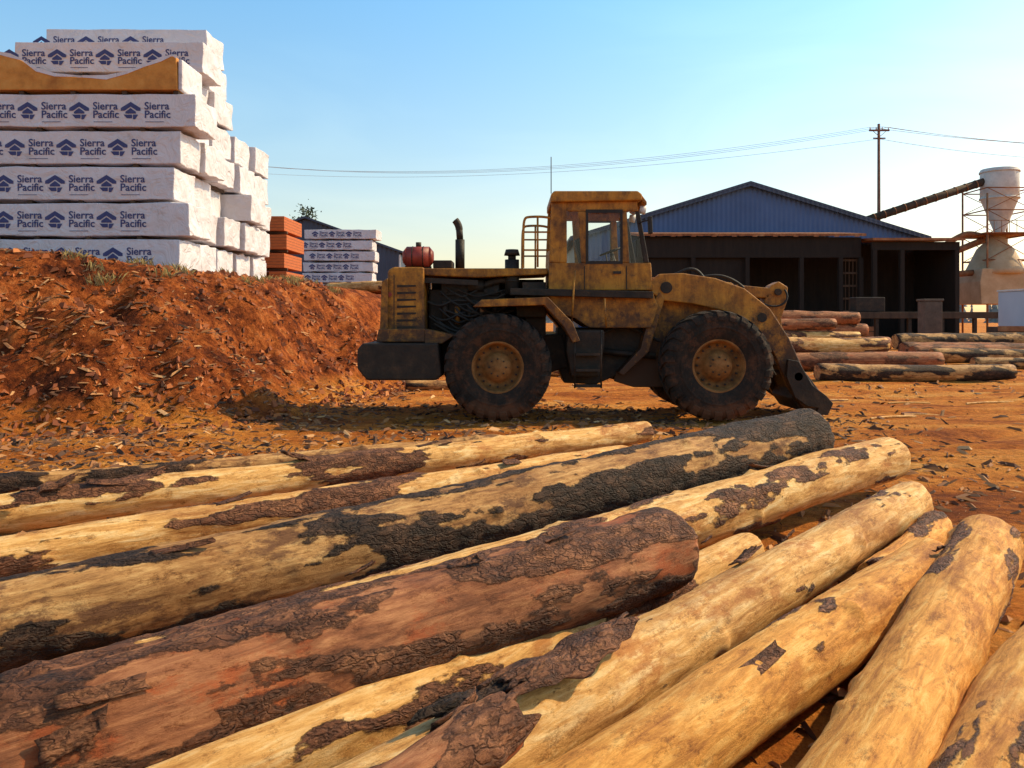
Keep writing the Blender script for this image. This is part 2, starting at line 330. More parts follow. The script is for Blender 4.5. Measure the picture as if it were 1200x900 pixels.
gv=[];gf=[]
for c in range(90):
    x=random.uniform(-8.5,-4.6); y=random.uniform(14.4,24)
    sd=float(sdist(np.array([x]),np.array([y]))[0])
    if sd<2.4 or sd>3.4: continue
    z=float(H(np.array([x]),np.array([y]))[0])
    for b in range(38):
        a=random.uniform(0,6.28); r=random.uniform(0,.25); bx=x+r*math.cos(a); by=y+r*math.sin(a)
        h=random.uniform(.05,.2); lx=random.uniform(-.14,.14); ly=random.uniform(-.14,.14); w=.007
        i=len(gv); gv+=[(bx-w,by,z-.05),(bx+w,by,z-.05),(bx+lx*.5+w*.6,by+ly*.5,z+h*.6),(bx+lx,by+ly,z+h)]; gf+=[(i,i+1,i+2),(i,i+2,i+3)]
mGrass=M('dry_grass_blades',[(.3,(.22,.16,.05)),(.5,(.36,.27,.10)),(.7,(.48,.38,.18))],3,.9,0)
meshobj('dry_grass',gv,gf,mGrass,recalc=False)

# ---------------------------------------------------------------- logs
def setbark(me,val=.5):
    at=me.attributes.new('bark','FLOAT','POINT'); at.data.foreach_set('value',np.full(len(me.vertices),val))
def make_log(name,p0,p1,r0,r1,mat,bark=0.,seed=0,res=.03,seg=56,barkdx=0,bend=.03,strips=0,rag=0.):
    p0=Vector(p0);p1=Vector(p1); Ln=(p1-p0).length; d=(p1-p0)/Ln
    nr=max(8,int(Ln/res)); v=[];f=[];bk=[]
    so=seed*13.7
    kn=[(random.uniform(0,Ln),random.uniform(0,6.28),random.uniform(.012,.035)) for _ in range(int(Ln*2.2))]
    for i in range(nr+1):
        s=Ln*i/nr; t=i/nr; R=r0+(r1-r0)*t
        oy=bend*math.sin(3.1*t+seed)+.022*noise.noise((s*.9,so,0)); oz=bend*.5*math.sin(4.3*t+seed*2)+.018*noise.noise((s*.9,so,5))
        e=min(i,nr-i)
        if e<2: R*=(.93,.985)[e]
        for j in range(seg):
            a=2*math.pi*j/seg; c=math.cos(a); sn=math.sin(a)
            q=Vector((s*.9+so,c*R*4.2,sn*R*4.2))
            mk=noise.fractal(q,.8,2.1,5)+bark+barkdx*(t-.5)
            m=min(1,max(0,(mk+.02)/.26))
            lo=noise.noise((s*1.3+so,c*1.1,sn*1.1))*.07+noise.noise((s*4+so,c*2.6,sn*2.6))*.035
            pl=noise.noise((s*11+so,c*R*26,sn*R*26)); p2=noise.noise((s*24+so,c*R*48,sn*R*48))
            rr=R*(1+lo)+m*(.011+.010*pl+.005*p2)+(1-m)*.003*pl
            for ks,ka,kh in kn:
                ds=abs(s-ks)
                if ds<.12:
                    da=abs((a-ka+math.pi)%(2*math.pi)-math.pi)*R
                    rr+=kh*math.exp(-(ds*ds+da*da)/.0018)
            x=s
            if e==0: x+=(rag*noise.noise((c*3,sn*3,so))*(1 if i else -1)+ .018*noise.noise((c*6,sn*6,so)))
            v.append((x,rr*c+oy,rr*sn+oz)); bk.append(m)
    for i in range(nr):
        for j in range(seg):
            k=(j+1)%seg; f.append((i*seg+j,(i+1)*seg+j,(i+1)*seg+k,i*seg+k))
    for base,sg in((0,-1),(nr*seg,1)):
        ring=[base+j for j in range(seg)]
        prev=ring
        for fr in(.6,.2):
            cen=Vector((sum(v[q][0] for q in ring)/seg,sum(v[q][1] for q in ring)/seg,sum(v[q][2] for q in ring)/seg))
            new=[]
            for q in ring:
                w=cen+(Vector(v[q])-cen)*fr; new.append(len(v)); v.append(tuple(w)); bk.append(0.)
            for j in range(seg):
                k=(j+1)%seg
                f.append((prev[j],prev[k],new[k],new[j]) if sg<0 else (prev[j],new[j],new[k],prev[k]))
            prev=new
        f.append(tuple(prev))
    me=bpy.data.meshes.new(name); me.from_pydata(v,[],f); me.materials.append(mat)
    for p in me.polygons: p.use_smooth=len(p.vertices)==4 and max(p.vertices)<(nr+1)*seg
    at=me.attributes.new('bark','FLOAT','POINT'); at.data.foreach_set('value',np.array(bk)*.6)
    bm=bmesh.new(); bm.from_mesh(me); bmesh.ops.recalc_face_normals(bm,faces=bm.faces); bm.to_mesh(me); bm.free()
    o=link(bpy.data.objects.new(name,me))
    xa=d; za=Vector((0,0,1)); ya=za.cross(xa).normalized(); za=xa.cross(ya)
    mt=Matrix((xa,ya,za)).transposed().to_4x4(); mt.translation=p0; o.matrix_world=mt
    for q in range(strips):
        s0=random.uniform(.1,.9)*Ln; ln=random.uniform(.12,.4); wd=random.uniform(.02,.06); a0=random.uniform(.3,2.8)
        R=(r0+(r1-r0)*s0/Ln)*1.04+.006; sv=[];sf=[]; K=9; tw=random.uniform(-.8,.8); cur=random.uniform(.03,.16); dr=random.choice((-1,1))
        for i in range(K+1):
            t=i/K; lift=cur*ln*t*t*.8
            for j in range(4):
                a=a0+(j-1.5)*wd/R/2*(1-.3*t)+tw*t*.3; rr=R+lift+.012*abs(j-1.5)*t+random.uniform(-.003,.003)
                sv.append((s0+dr*ln*t*(1-.2*t)+random.uniform(-.012,.012),rr*math.cos(a),rr*math.sin(a)))
        for i in range(K):
            for j in range(3): sf.append((i*4+j,i*4+j+1,i*4+j+5,i*4+j+4))
        so_=meshobj('bark_strip',sv,sf,mLogBark,o,smooth=True); setbark(so_.data)
        sl=so_.modifiers.new('thick','SOLIDIFY'); sl.thickness=.006
    return o
make_log('log',(-6.0,6.6,.16),(-.2,10.35,.14),.10,.085,mLogDark,.05,1)
make_log('log',(-5.3,5.35,.18),(1.75,10.75,.18),.165,.145,mLogPale,-.20,2,strips=6)
make_log('log',(-4.6,3.9,.17),(1.25,9.0,.18),.155,.13,mLogPale,-.20,3,strips=4)
make_log('log',(-3.8,2.97,.12),(2.84,7.7,.573),.205,.262,mLogDark,.16,4,barkdx=1.15,strips=2)
make_log('log',(-1.9,3.0,.20),(3.75,8.0,.31),.19,.215,mLogPale,-.10,5,strips=2,barkdx=-.7)  # extra dark bark at the near end stands in for shade between logs
make_log('log',(-2.12,2.2,.235),(.905,4.65,.403),.235,.222,mLogBark,.22,6,strips=4,bend=.02)
make_log('log',(-1.35,2.25,.12),(1.6,5.55,.13),.14,.125,mLogPale,-.2,7,strips=2)
make_log('log',(-.75,2.07,.2),(3.16,6.46,.235),.175,.165,mLogPale,-.2,8,strips=3,barkdx=-.55)
make_log('log',(-.05,2.25,.15),(2.58,5.05,.19),.17,.165,mLogOr,-.32,9,strips=1)
make_log('log',(2.15,4.85,.13),(3.2,6.1,.14),.11,.115,mLogOr,-.2,10)
make_log('log',(.7,2.1,.17),(3.15,5.3,.2),.185,.205,mLogOr,-.38,11,strips=1)
make_log('log',(1.2,2.28,.16),(2.6,3.79,.16),.15,.16,mLogOr,-.42,12)
make_log('log',(-2.9,2.0,.1),(.2,4.5,.1),.13,.12,mLogBark,.1,14)
make_log('broken_log',(-.66,1.85,.36),(-.02,2.62,.40),.10,.095,mLogBark,.02,13,strips=3,rag=.22,bend=.0,res=.015)
def slab(name,c,rz,ln,wd,curl,mat,tilt=0):
    v=[];f=[];K=34;J=16
    for i in range(K+1):
        for j in range(J+1):
            t=i/K-.5;u=j/J-.5
            w=wd*(1-.5*abs(t)**2*3)*(1+.35*noise.noise((i*.22,(j>J/2)*5.,c[0]*9)))
            a=u*curl
            rg=.12*noise.noise((j*.55,i*.02,c[1]*7))*abs(t)*2
            bb=.014*noise.noise((i*.3,j*.45,3+c[0]))+.008*noise.noise((i*.8,j*.9,3))
            v.append((t*ln+rg,math.sin(a)*w,math.cos(a)*(w*.55+bb)-w*.5+.03*noise.noise((i*.09,0,c[0]))))
    for i in range(K):
        for j in range(J): f.append((i*(J+1)+j,i*(J+1)+j+1,(i+1)*(J+1)+j+1,(i+1)*(J+1)+j))
    o=meshobj(name,v,f,mat,smooth=True); setbark(o.data); o.location=c; o.rotation_euler=(0,tilt,rz)
    s=o.modifiers.new('t','SOLIDIFY'); s.thickness=.013; return o
slab('bark_slab',(.22,3.10,.43),.83,.75,.10,2.6,mLogBark,-.02)
slab('bark_slab',(-.10,2.80,.42),.78,.45,.08,2.4,mLogDark,-.03)
slab('bark_slab',(-3.3,6.95,.33),.66,.55,.11,2.6,mLogBark,-.22)
slab('bark_slab',(-2.0,7.9,.36),.66,.4,.09,2.4,mLogBark,.3)
slab('bark_slab',(-3.75,6.5,.34),.5,.4,.10,2.4,mLogBark,-.4)
def L2(x0,y0,x1,y1,z,r,mat,b,s): make_log('log',(x0,y0,z),(x1,y1,z),r,r*.9,mat,b,s,res=.2,seg=16,bend=.05)
L2(8.3,22,13.8,22.4,.22,.24,mLogDark,.2,20)
L2(8.6,27,14.5,27.5,.28,.3,mLogBark,.0,21); L2(8.4,28,13.5,28.5,.3,.3,mLogPale,-.1,22); L2(8.9,27.6,13,28.1,.78,.28,mLogPale,-.0,23)
L2(9.8,33,15,33.4,.3,.33,mLogPale,-.1,24); L2(10,34,15.5,34.4,.35,.33,mLogBark,0,25); L2(10.2,33.5,14.5,34,.9,.3,mLogPale,-.0,26); L2(10.3,33.7,13.5,34,1.45,.26,mLogBark,.0,27)
L2(15.8,32,24,32.5,.35,.3,mLogBark,0,28); L2(15.5,30,24,30,.3,.28,mLogDark,-.0,29); L2(15.6,27.5,24,27.2,.2,.2,mLogDark,0,30); L2(17,36,27,37,.7,.35,mLogDark,.1,31); L2(17,35.3,27,36,.3,.35,mLogBark,.1,32)
L2(11,40,19,41,.4,.4,mLogBark,0,33); L2(11,40.5,18,41.3,1.1,.38,mLogBark,-.1,34); L2(12,40.4,17.5,41,1.75,.35,mLogBark,-.1,35)
L2(-7.5,33,-4.4,31.5,2.9,.25,mLogBark,0,36); L2(-7.2,32,-4.7,30.5,2.9,.22,mLogPale,-.1,37)
L2(-3.5,24.5,2,24,.18,.18,mLogPale,-.1,38); L2(-2.5,19,.2,19.6,.12,.13,mLogDark,0,39)
for i in range(16):
    x=random.uniform(3,11);y=random.uniform(9,19); a=random.uniform(-.5,.5); l=random.uniform(.5,1.6); z=float(H(np.array([x]),np.array([y]))[0])
    tube('fallen_branch',[(x,y,z+.02),(x+l*.4*math.cos(a),y+l*.4*math.sin(a)+.05,z+.04),(x+l*math.cos(a),y+l*math.sin(a),z+.0)],random.uniform(.010,.024),random.choice((mLogPale,mPole)))

# ---------------------------------------------------------------- printed wrap artwork
def text_mesh(body,size):
    cu=bpy.data.curves.new('t','FONT'); cu.body=body; cu.size=size; cu.offset=.004; cu.space_line=.8; cu.resolution_u=3
    o=bpy.data.objects.new('t',cu); scene.collection.objects.link(o); bpy.context.view_layer.update()
    me=bpy.data.meshes.new_from_object(o.evaluated_get(bpy.context.evaluated_depsgraph_get())); bpy.data.objects.remove(o); return me
tm=text_mesh('Sierra\nPacific',.225)
bm=bmesh.new(); bm.from_mesh(tm)
def addpoly(pts): bm.faces.new([bm.verts.new((x,y,0)) for x,y in pts])
ox,oy=-.29,.0
for pts in([(-.21,.03),(0,.16),(.21,.03),(.21,-.03),(.13,-.03),(0,.06),(-.13,-.03),(-.21,-.03)],
           [(-.11,-.05),(0,.03),(.11,-.05),(.11,-.09),(-.11,-.09)],
           [(-.15,-.11),(.03,-.11),(.03,-.19),(-.08,-.19)],[(.05,-.11),(.16,-.11),(.10,-.21),(.05,-.21)]):
    addpoly([(x+ox,y+oy) for x,y in pts])
addpoly([(.02,-.26),(.42,-.26),(.42,-.272),(.02,-.272)])
bm.transform(Matrix.Rotation(math.pi/2,4,'X')); bm.to_mesh(tm); bm.free(); tm.materials.clear(); tm.materials.append(mInk); tm.name='wrap_print'
def bundle(parent,x0,x1,y0,y1,z0,z1,mat=None,prints=True,ph=0,sc=1):
    mat=mat or mWrap
    bm=bmesh.new(); bmesh.ops.create_cube(bm,size=1)
    bmesh.ops.subdivide_edges(bm,edges=bm.edges[:],cuts=11,use_grid_fill=True)
    cx,cy,cz=(x0+x1)/2,(y0+y1)/2,(z0+z1)/2
    for v in bm.verts:
        fy=v.co.y<-.499
        p=Vector((cx+v.co.x*(x1-x0),cy+v.co.y*(y1-y0),cz+v.co.z*(z1-z0)))
        q=noise.noise_vector(p*2.6+Vector((0,0,z0*3)))
        if fy: p.x+=q.x*.03; p.y+=abs(q.y)*.005
        else: p+=q*.045
        p.z+=q.z*.02
        v.co=p
    me=bpy.data.meshes.new('wrapped_bundle'); bm.to_mesh(me); bm.free(); me.materials.append(mat)
    o=link(bpy.data.objects.new('wrapped_bundle',me),parent)
    b=o.modifiers.new('b','BEVEL'); b.width=.02; b.segments=2; b.limit_method='ANGLE'; b.angle_limit=math.radians(60)
    for xx in np.arange(x0+.5,x1-.2,1.1):
        box('bunk',xx-.05,xx+.05,y0+.03,y1-.03,z0-.075,z0-.006,mWoodDk,parent,0)
    if prints:
        x=x0+.55+ph
        while x+.55<x1:
            t=link(bpy.data.objects.new('wrap_print',tm),parent); t.location=(x,y0-.008,cz+.02); t.scale=(sc,1,sc)
            x+=1.1*sc
    return o
def stack(y0,y1,xl,xr,rows,pitch,base,pr,seed,sc=1,jit=.28):
    st=empty('lumber_stack',((xl+xr)/2,y0,base))
    random.seed(seed); ox,oy,oz=(xl+xr)/2,y0,base
    for r in range(rows):
        j=random.uniform(-jit,jit); z=r*pitch+.07
        bundle(st,xl-ox+j*.5,xr-ox+j,0+random.uniform(-.05,.05),y1-y0,z,z+pitch-.075,prints=(r in pr),ph=random.uniform(-.5,.3)*sc,sc=sc)
    return st
s1=stack(17.3,18.5,-12.9,-6.95,5,.775,2.62,range(5),3)
zb=5*.775+.07; prof=[(-2.97,0),(-2.97,.78),(-1.0,.78),(-.75,.74),(-.5,.62),(-.2,.44),(.2,.32),(.7,.27),(1.3,.28),(1.75,.36),(2.1,.5),(2.45,.66),(2.7,.72),(2.78,.70),(2.80,0)]
prism('kraft_covered_bundle',[(x,z+zb) for x,z in prof],-.05,1.15,mKraft,s1,.02)
box('wrapped_bundle_end',2.803,2.9,-.02,1.1,zb,zb+.66,mWrap,s1,.03)
pp=[(x,z+zb) for x,z in prof[2:14]]
prism('torn_wrap_edge',[(x,z+.035) for x,z in pp]+[(x,z-.03-.035*math.sin(i*2.3)) for i,(x,z) in reversed(list(enumerate(pp)))],-.062,-.053,mWrap,s1,0)
for xx in np.arange(-2.8,2.8,1.1): box('bunk',xx,xx+.1,0,1.1,zb-.075,zb-.004,mWoodDk,s1,0)
stack(18.65,19.85,-11.5,-7.2,7,.775,2.65,(5,6),11)
stack(20.0,21.2,-11.4,-7.35,8,.775,2.65,(6,7),5)
stack(21.4,22.6,-12,-7.15,5,.775,2.65,(),8)
stack(22.75,23.95,-12,-7.25,5,.775,2.65,(),9,jit=.15)
stack(24.1,25.3,-12,-7.7,4,.775,2.65,(),19,jit=.12)
st=stack(35,36.2,-9.0,-5.95,6,.47,2.72,range(6),12,sc=.66,jit=.12)
ol=empty('lumber_stack',(-8.45,26.3,2.7))
for r in range(4):
    for c in range(2):
        e=.04*math.sin(r*3+c*2)
        box('lumber_pack',c*.62-.1+e,c*.62+.48+e,.0,2.2,r*.6+.05,r*.6+.52,mOrange,ol,.01)
        for b in range(1,5): box('board_gap',c*.62-.101+e,c*.62+.481+e,-.003,2.2,r*.6+.05+b*.094,r*.6+.060+b*.094,mWoodDk,ol,0)
        box('bunk',c*.62-.1,c*.62+.48,.2,.3,r*.6-.03,r*.6+.048,mWoodDk,ol,0)

# ---------------------------------------------------------------- wheel loader
LD=empty('wheel_loader',(0,14.62,0))
def E(u,v): return ((u-600)/68.,1.7-(v-373)/68.)      # image pixel coordinates, turned to metres at the loader's depth, 68 units per metre
def PE(name,pts,y0,y1,mat,bev=.015): return prism(name,[E(*p) for p in pts],y0,y1,mat,LD,bev)
def CE(name,u,v,y0,y1,r,mat,seg=24):
    x,z=E(u,v); return cyl(name,(x,y0,z),(x,y1,z),r,mat,LD,seg)
def RE(name,a,b,y,r,mat,seg=14,r2=None,yb=None):
    x,z=E(*a);x2,z2=E(*b); return cyl(name,(x,y,z),(x2,y if yb is None else yb,z2),r,mat,LD,seg,r2)
def TE(name,pts,r,mat): return tube(name,[(E(u,v)[0],y,E(u,v)[1]) for u,v,y in pts],r,mat,LD)
def wheel(cx,yc,side,R,rot):
    k=R/.9; prof=[(y,r*k) for y,r in[(-.28,.40),(-.325,.44),(-.365,.56),(-.38,.68),(-.365,.78),(-.32,.845),(-.2,.868),(0,.873),(.2,.868),(.32,.845),(.365,.78),(.38,.68),(.365,.56),(.325,.44),(.28,.40)]]
    lathe('tyre',prof,mTyre,LD,(cx,yc,R),72)
    lathe('sidewall_rib',[(side*.372,.60*k),(side*.382,.61*k),(side*.384,.635*k),(side*.376,.645*k)],mTyre,LD,(cx,yc,R),64)
    v=[];f=[];nl=26
    for sd in(-1,1):
        for i in range(nl):
            a=2*math.pi*(i+(.5 if sd>0 else 0))/nl+rot
            st=[(.02,.862,.898,.15),(.17,.862,.900,.07),(.32,.84,.876,0),(.372,.78,.80,-.01),(.382,.745,.745,-.02)]
            b0=len(v)
            for y,ri,ro,off in st:
                w=.070
                for rr,dw in((ri-.02,w*1.15),(ro,w)):
                    for s in(-1,1):
                        t=a+off+s*dw; v.append((cx+rr*k*math.cos(t),yc+sd*(y+(0 if rr!=ro else .006)),R+rr*k*math.sin(t)))
            for q in range(len(st)-1):
                o=b0+q*4; 
                f+=[(o,o+2,o+6,o+4),(o+1,o+5,o+7,o+3),(o+2,o+3,o+7,o+6)]
            f+=[(b0,b0+1,b0+3,b0+2)]; o=b0+(len(st)-1)*4; f+=[(o,o+2,o+3,o+1)]
    meshobj('tyre_lugs',v,f,mTyre,LD)
    s=side
    lathe('rim',[(s*.315,.435*k),(s*.325,.41*k),(s*.28,.39*k),(s*.19,.37*k),(s*.16,.29*k),(s*.19,.25*k),(s*.24,.23*k),(s*.30,.17*k),(s*.32,.12*k),(s*.33,.0)],mRim,LD,(cx,yc,R),40)
    lathe('rim_back',[(-s*.2,.44*k),(-s*.1,.3*k),(-s*.1,0)],mDark,LD,(cx,yc,R),24)
    for i in range(16):
        t=2*math.pi*i/16; x=cx+.33*k*math.cos(t); z=R+.33*k*math.sin(t)
        cyl('wheel_nut',(x,yc+s*.16,z),(x,yc+s*.22,z),.018,mDark,LD,6)
    for i in range(8):
        t=2*math.pi*i/8; x=cx+.14*k*math.cos(t); z=R+.14*k*math.sin(t)
        cyl('hub_bolt',(x,yc+s*.30,z),(x,yc+s*.335,z),.015,mDark,LD,6)
for cx,R,r in((3.40,.92,.1),(-.235,.895,.25)):
    wheel(cx,-1.0,-1,R,r); wheel(cx,1.0,1,R,r+.1)
    cyl('axle',(cx,-.8,R),(cx,.8,R),.17,mDark,LD,20)
    lathe('differential',[(-.35,.14),(-.25,.27),(0,.34),(.25,.27),(.35,.14)],mDark,LD,(cx,0,R),24)
PE('counterweight',[(425,408),(431,401),(516,401),(521,438),(514,443),(436,443),(425,430)],-1.15,1.15,mDark,.03)
PE('counterweight_top',[(447,385),(500,385),(500,400),(444,400)],-.95,.95,mYel)
PE('radiator_housing',[(452,398),(455,317),(461,313),(497,313),(499,398)],-.72,.72,mYel,.03)
for v in range(334,386,8): PE('louvre',[(466,v),(488,v),(488,v+2),(466,v+3)],-.728,-.715,mDark,0)
PE('housing_seam',[(462,322),(463,322),(463,394),(462,394)],-.7235,-.715,mBlk,0)
CE('tail_lamp',457,345,-.74,-.71,.045,mRed,14)
PE('side_panel_rear',[(449,330),(456,326),(456,400),(446,400)],-.8,.8,mYel)
PE('rear_grille',[(446,335),(449,335),(449,395),(446,395)],-.6,.6,mBlk,0)
PE('tool_box',[(500,385),(535,392),(520,402),(500,402)],-.95,-.5,mYel)
PE('hood',[(488,314),(642,314),(642,321),(560,325),(488,322)],-.62,.62,mYel,.02)
PE('hood_edge',[(497,325),(560,328),(560,334),(497,331)],-.62,-.58,mDark,0)
PE('engine_block',[(500,338),(592,338),(598,398),(500,398)],-.32,.32,mDark,.04)
PE('engine_bay_bulkhead',[(499,324),(640,324),(640,398),(499,398)],.36,.40,mBlk,0)
PE('cylinder_head',[(515,330),(585,330),(585,346),(515,346)],-.36,.26,mBlk,.02)
PE('oil_pan',[(515,398),(590,398),(580,412),(525,412)],-.25,.25,mBlk,.03)
for i in range(6): CE('injector',521+i*12,340,-.42,-.2,.035,mDark,10)
for i in range(5): RE('oil_filter',(520+i*15,352+((i*7)%9)),(520+i*15,375+((i*5)%8)),-.42,.05,(mDark,mYel,mBlk,mRust,mDark)[i],12)
RE('turbo',(548,334),(566,334),-.40,.1,mDark,16)
TE('intake_pipe',[(566,334,-.4),(585,326,-.42),(598,330,-.42),(600,345,-.42)],.055,mDark)
RE('air_cleaner',(600,344),(600,303),-.42,.125,mBlk,24); RE('air_cleaner_neck',(600,303),(600,298),-.42,.07,mBlk); RE('pre_cleaner',(600,298),(600,291),-.42,.14,mBlk,24,.11)
RE('air_cleaner_band',(600,330),(600,327),-.42,.135,mDark,24)
for i in range(18):
    a=random.uniform(500,560);b=random.uniform(335,385)
    TE('hose',[(a,b,-.47),(a+random.uniform(8,25),b+random.uniform(5,20),-.52),(a+random.uniform(20,50),b+random.uniform(-12,20),-.48),(a+random.uniform(40,80),b+random.uniform(-15,20),-.38)],random.uniform(.012,.026),random.choice((mBlk,mDark)))
PE('firewall',[(612,330),(640,330),(640,398),(618,398)],-.55,.55,mDark)
PE('hydraulic_tank',[(603,346),(640,346),(640,372),(606,372)],-.7,-.3,mDark,.03)
PE('frame_rail',[(497,396),(660,392),(668,430),(640,440),(520,424),(500,415)],-.42,.42,mDark,.02)
for y0,y1 in((-1.32,-.55),(.55,1.32)):
    PE('rear_fender',[(556,360),(566,352),(640,349),(668,378),(676,398),(668,400),(658,382),(636,358),(566,360)],y0,y1,mYel,.01)
RE('exhaust_muffler',(536,313),(536,276),.05,.085,mBlk,20); RE('exhaust_stack',(536,276),(535,262),.05,.062,mDark); TE('exhaust_tip',[(535,264,.05),(535,258,.05),(530,252,.05)],.066,mDark)
x_,z_=E(487,299)
cyl('red_air_tank',(x_-.2,-.25,z_),(x_+.2,-.25,z_),.185,mRed,LD,28); 
for s in(-1,1): cyl('tank_dome',(x_+s*.2,-.25,z_),(x_+s*.27,-.25,z_),.184,mRed,LD,28,.10)
RE('tank_strap',(471,312),(503,312),-.25,.03,mDark); RE('filler_cap',(487,288),(487,281),-.2,.05,mDark); RE('tank_ring',(480,299),(481,299),-.25,.192,mDark,28); RE('tank_ring',(493,299),(494,299),-.25,.192,mDark,28)
PE('hood_box',[(505,303),(528,303),(528,313),(505,313)],-.3,.3,mDark,.02)
for y in(-.68,.68):
    TE('handrail',[(613,314,y),(613,275,y),(614,256,y),(620,254,y),(640,254,y),(646,256,y)],.022,mYel)
    RE('handrail_mid',(613,272),(645,272),y,.016,mYel); RE('handrail_mid',(613,293),(645,293),y,.016,mYel)
    RE('handrail_post',(630,254),(630,313),y,.018,mYel)
PE('platform',[(598,338),(762,342),(762,350),(598,346)],-.95,.95,mDark,.01)
for y0,y1 in((-.72,-.66),(.66,.72)):
    g=-.69 if y0<0 else .69
    PE('cab_rear_pillar',[(646,236),(664,236),(664,308),(643,308)],y0,y1,mYel)
    PE('cab_top_band',[(664,236),(746,236),(747,248),(664,248)],y0,y1,mYel)
    PE('cab_door_post',[(677,248),(688,248),(688,308),(681,308)],y0,y1,mYel)
    PE('cab_front_post',[(727,248),(734,248),(737,308),(727,308)],y0,y1,mYel)
    PE('cab_corner_post',[(744,248),(749,248),(760,308),(754,308)],y0,y1,mDark)
    PE('cab_lower_panel',[(643,308),(762,308),(764,340),(643,340)],y0,y1,mYel)
    PE('cab_skirt',[(643,343),(764,343),(770,360),(762,384),(690,384),(672,372),(643,365)],y0-.05,y1 if y0<0 else y1+.05,mYel)
    for nm,pts in(('quarter_glass',[(664,248),(679,248),(681,308),(664,308)]),('door_glass',[(688,248),(727,248),(727,308),(688,308)]),('front_side_glass',[(734,248),(744,248),(754,308),(737,308)])):
        v=[(E(*p)[0],g,E(*p)[1]) for p in pts]; meshobj(nm,v,[(0,1,2,3)],mGlass,LD,recalc=False)
    ys=y0-.012 if y0<0 else y1+.002
    PE('door_frame_top',[(686,246),(729,246),(729,250),(686,250)],ys,ys+.01,mBlk,0)
    PE('door_frame_side',[(686,250),(689,250),(689,306),(686,306)],ys,ys+.01,mBlk,0)
    PE('door_frame_front',[(726,250),(729,250),(729,306),(726,306)],ys,ys+.01,mBlk,0)
    PE('door_frame_low',[(686,306),(729,306),(729,309.5),(686,309.5)],ys,ys+.01,mBlk,0)
    PE('door_gap',[(733,312),(734,312),(734,339),(733,339)],ys,ys+.01,mBlk,0); PE('door_gap',[(684,312),(685,312),(685,339),(684,339)],ys,ys+.01,mBlk,0)
    PE('door_handle',[(718,318),(727,318),(727,321),(718,321)],ys-.02 if y0<0 else ys,ys+.01 if y0<0 else ys+.03,mBlk,0)
PE('cab_rear_wall',[(644,290),(650,290),(650,340),(643,340)],-.655,.655,mYel)
PE('cab_floor',[(643,334),(762,334),(762,341),(643,341)],-.65,.65,mDark)
PE('cab_front_wall',[(757,309),(763,309),(765,340),(759,340)],-.655,.655,mYel)
PE('cab_roof',[(645,229),(649,225),(746,225),(751,229),(751,236),(645,238)],-.80,.80,mYel,.02)
PE('roof_visor',[(751,229),(757,237),(757,241),(751,237)],-.75,.75,mYel)
PE('seat_back',[(676,277),(684,275),(692,306),(684,310)],-.22,.22,mBlk,.03); PE('seat',[(683,304),(712,304),(712,312),(683,314)],-.24,.24,mBlk,.03); PE('seat_base',[(688,312),(706,312),(706,336),(688,336)],-.15,.15,mBlk)
RE('steering_column',(735,334),(722,292),0,.03,mBlk)
bpy.ops.mesh.primitive_torus_add(major_radius=.2,minor_radius=.016,major_segments=28,minor_segments=8,location=(0,0,0)); tw=bpy.context.object; tw.name='steering_wheel'; tw.data.materials.append(mBlk); tw.parent=LD; x,z=E(721,291); tw.location=(x,0,z); tw.rotation_euler=(0,-.35,0)
RE('control_lever',(716,320),(712,296),-.4,.012,mBlk); RE('control_lever',(722,320),(720,298),-.36,.012,mBlk)
RE('antenna',(646,226),(646,183),-.6,.008,mBlk,6)
for y in(-.6,.6):
    CE('work_lamp_bracket',752,243,y-.02,y+.02,.03,mBlk,10); RE('work_lamp',(750,245),(757,246),y,.07,mSteelLt,16)
TE('mirror_arm',[(748,262,-.72),(756,258,-.85),(760,262,-.95)],.012,mBlk); PE('mirror',[(756,256),(760,256),(761,276),(757,276)],-1.02,-.86,mBlk)
PE('articulation_frame',[(655,384),(762,384),(752,415),(728,440),(700,452),(662,450),(652,420)],-.38,.38,mDark,.02)
for y0,y1 in((-.98,-.42),(.42,.98)):
    PE('fuel_tank',[(664,386),(706,386),(706,402),(700,440),(668,440),(662,410)],y0,y1,mDark,.04)
for v in(412,430,448): PE('step',[(672,v),(700,v),(700,v+3),(672,v+3)],-1.15,-.985,mDark,0)
RE('step_rail',(671,386),(671,452),-1.12,.015,mDark); RE('step_rail',(701,386),(701,452),-1.12,.015,mDark)
RE('grab_rail',(668,384),(672,318),-.98,.016,mYel); RE('grab_rail',(708,384),(706,350),-.98,.016,mYel)
RE('steer_cylinder',(690,410),(770,418),-.5,.055,mDark); RE('steer_rod',(690,410),(740,414),.5,.05,mDark)
for y in(-.3,0,.3): TE('centre_hose',[(700,395,y-.2),(725,380,y-.2),(745,385,y-.2),(775,400,y-.2)],.024,mBlk)
FF=[(772,338),(800,326),(862,330),(884,352),(880,402),(868,440),(800,455),(745,455),(722,448),(724,436),(752,408),(765,380)]
PE('front_frame',FF,-.40,-.30,mYel,.015); PE('front_frame_far',FF,.30,.40,mYel,.015)
PE('front_frame_core',[(740,420),(800,400),(870,400),(866,436),(800,448),(742,448)],-.30,.30,mDark,.02)
PE('front_frame_top',[(775,342),(800,330),(858,334),(858,345),(800,342)],-.30,.30,mYel,.01)
PE('front_plate',[(764,355),(772,342),(778,350),(760,412),(730,440),(724,436),(750,408)],-.72,-.41,mYel)
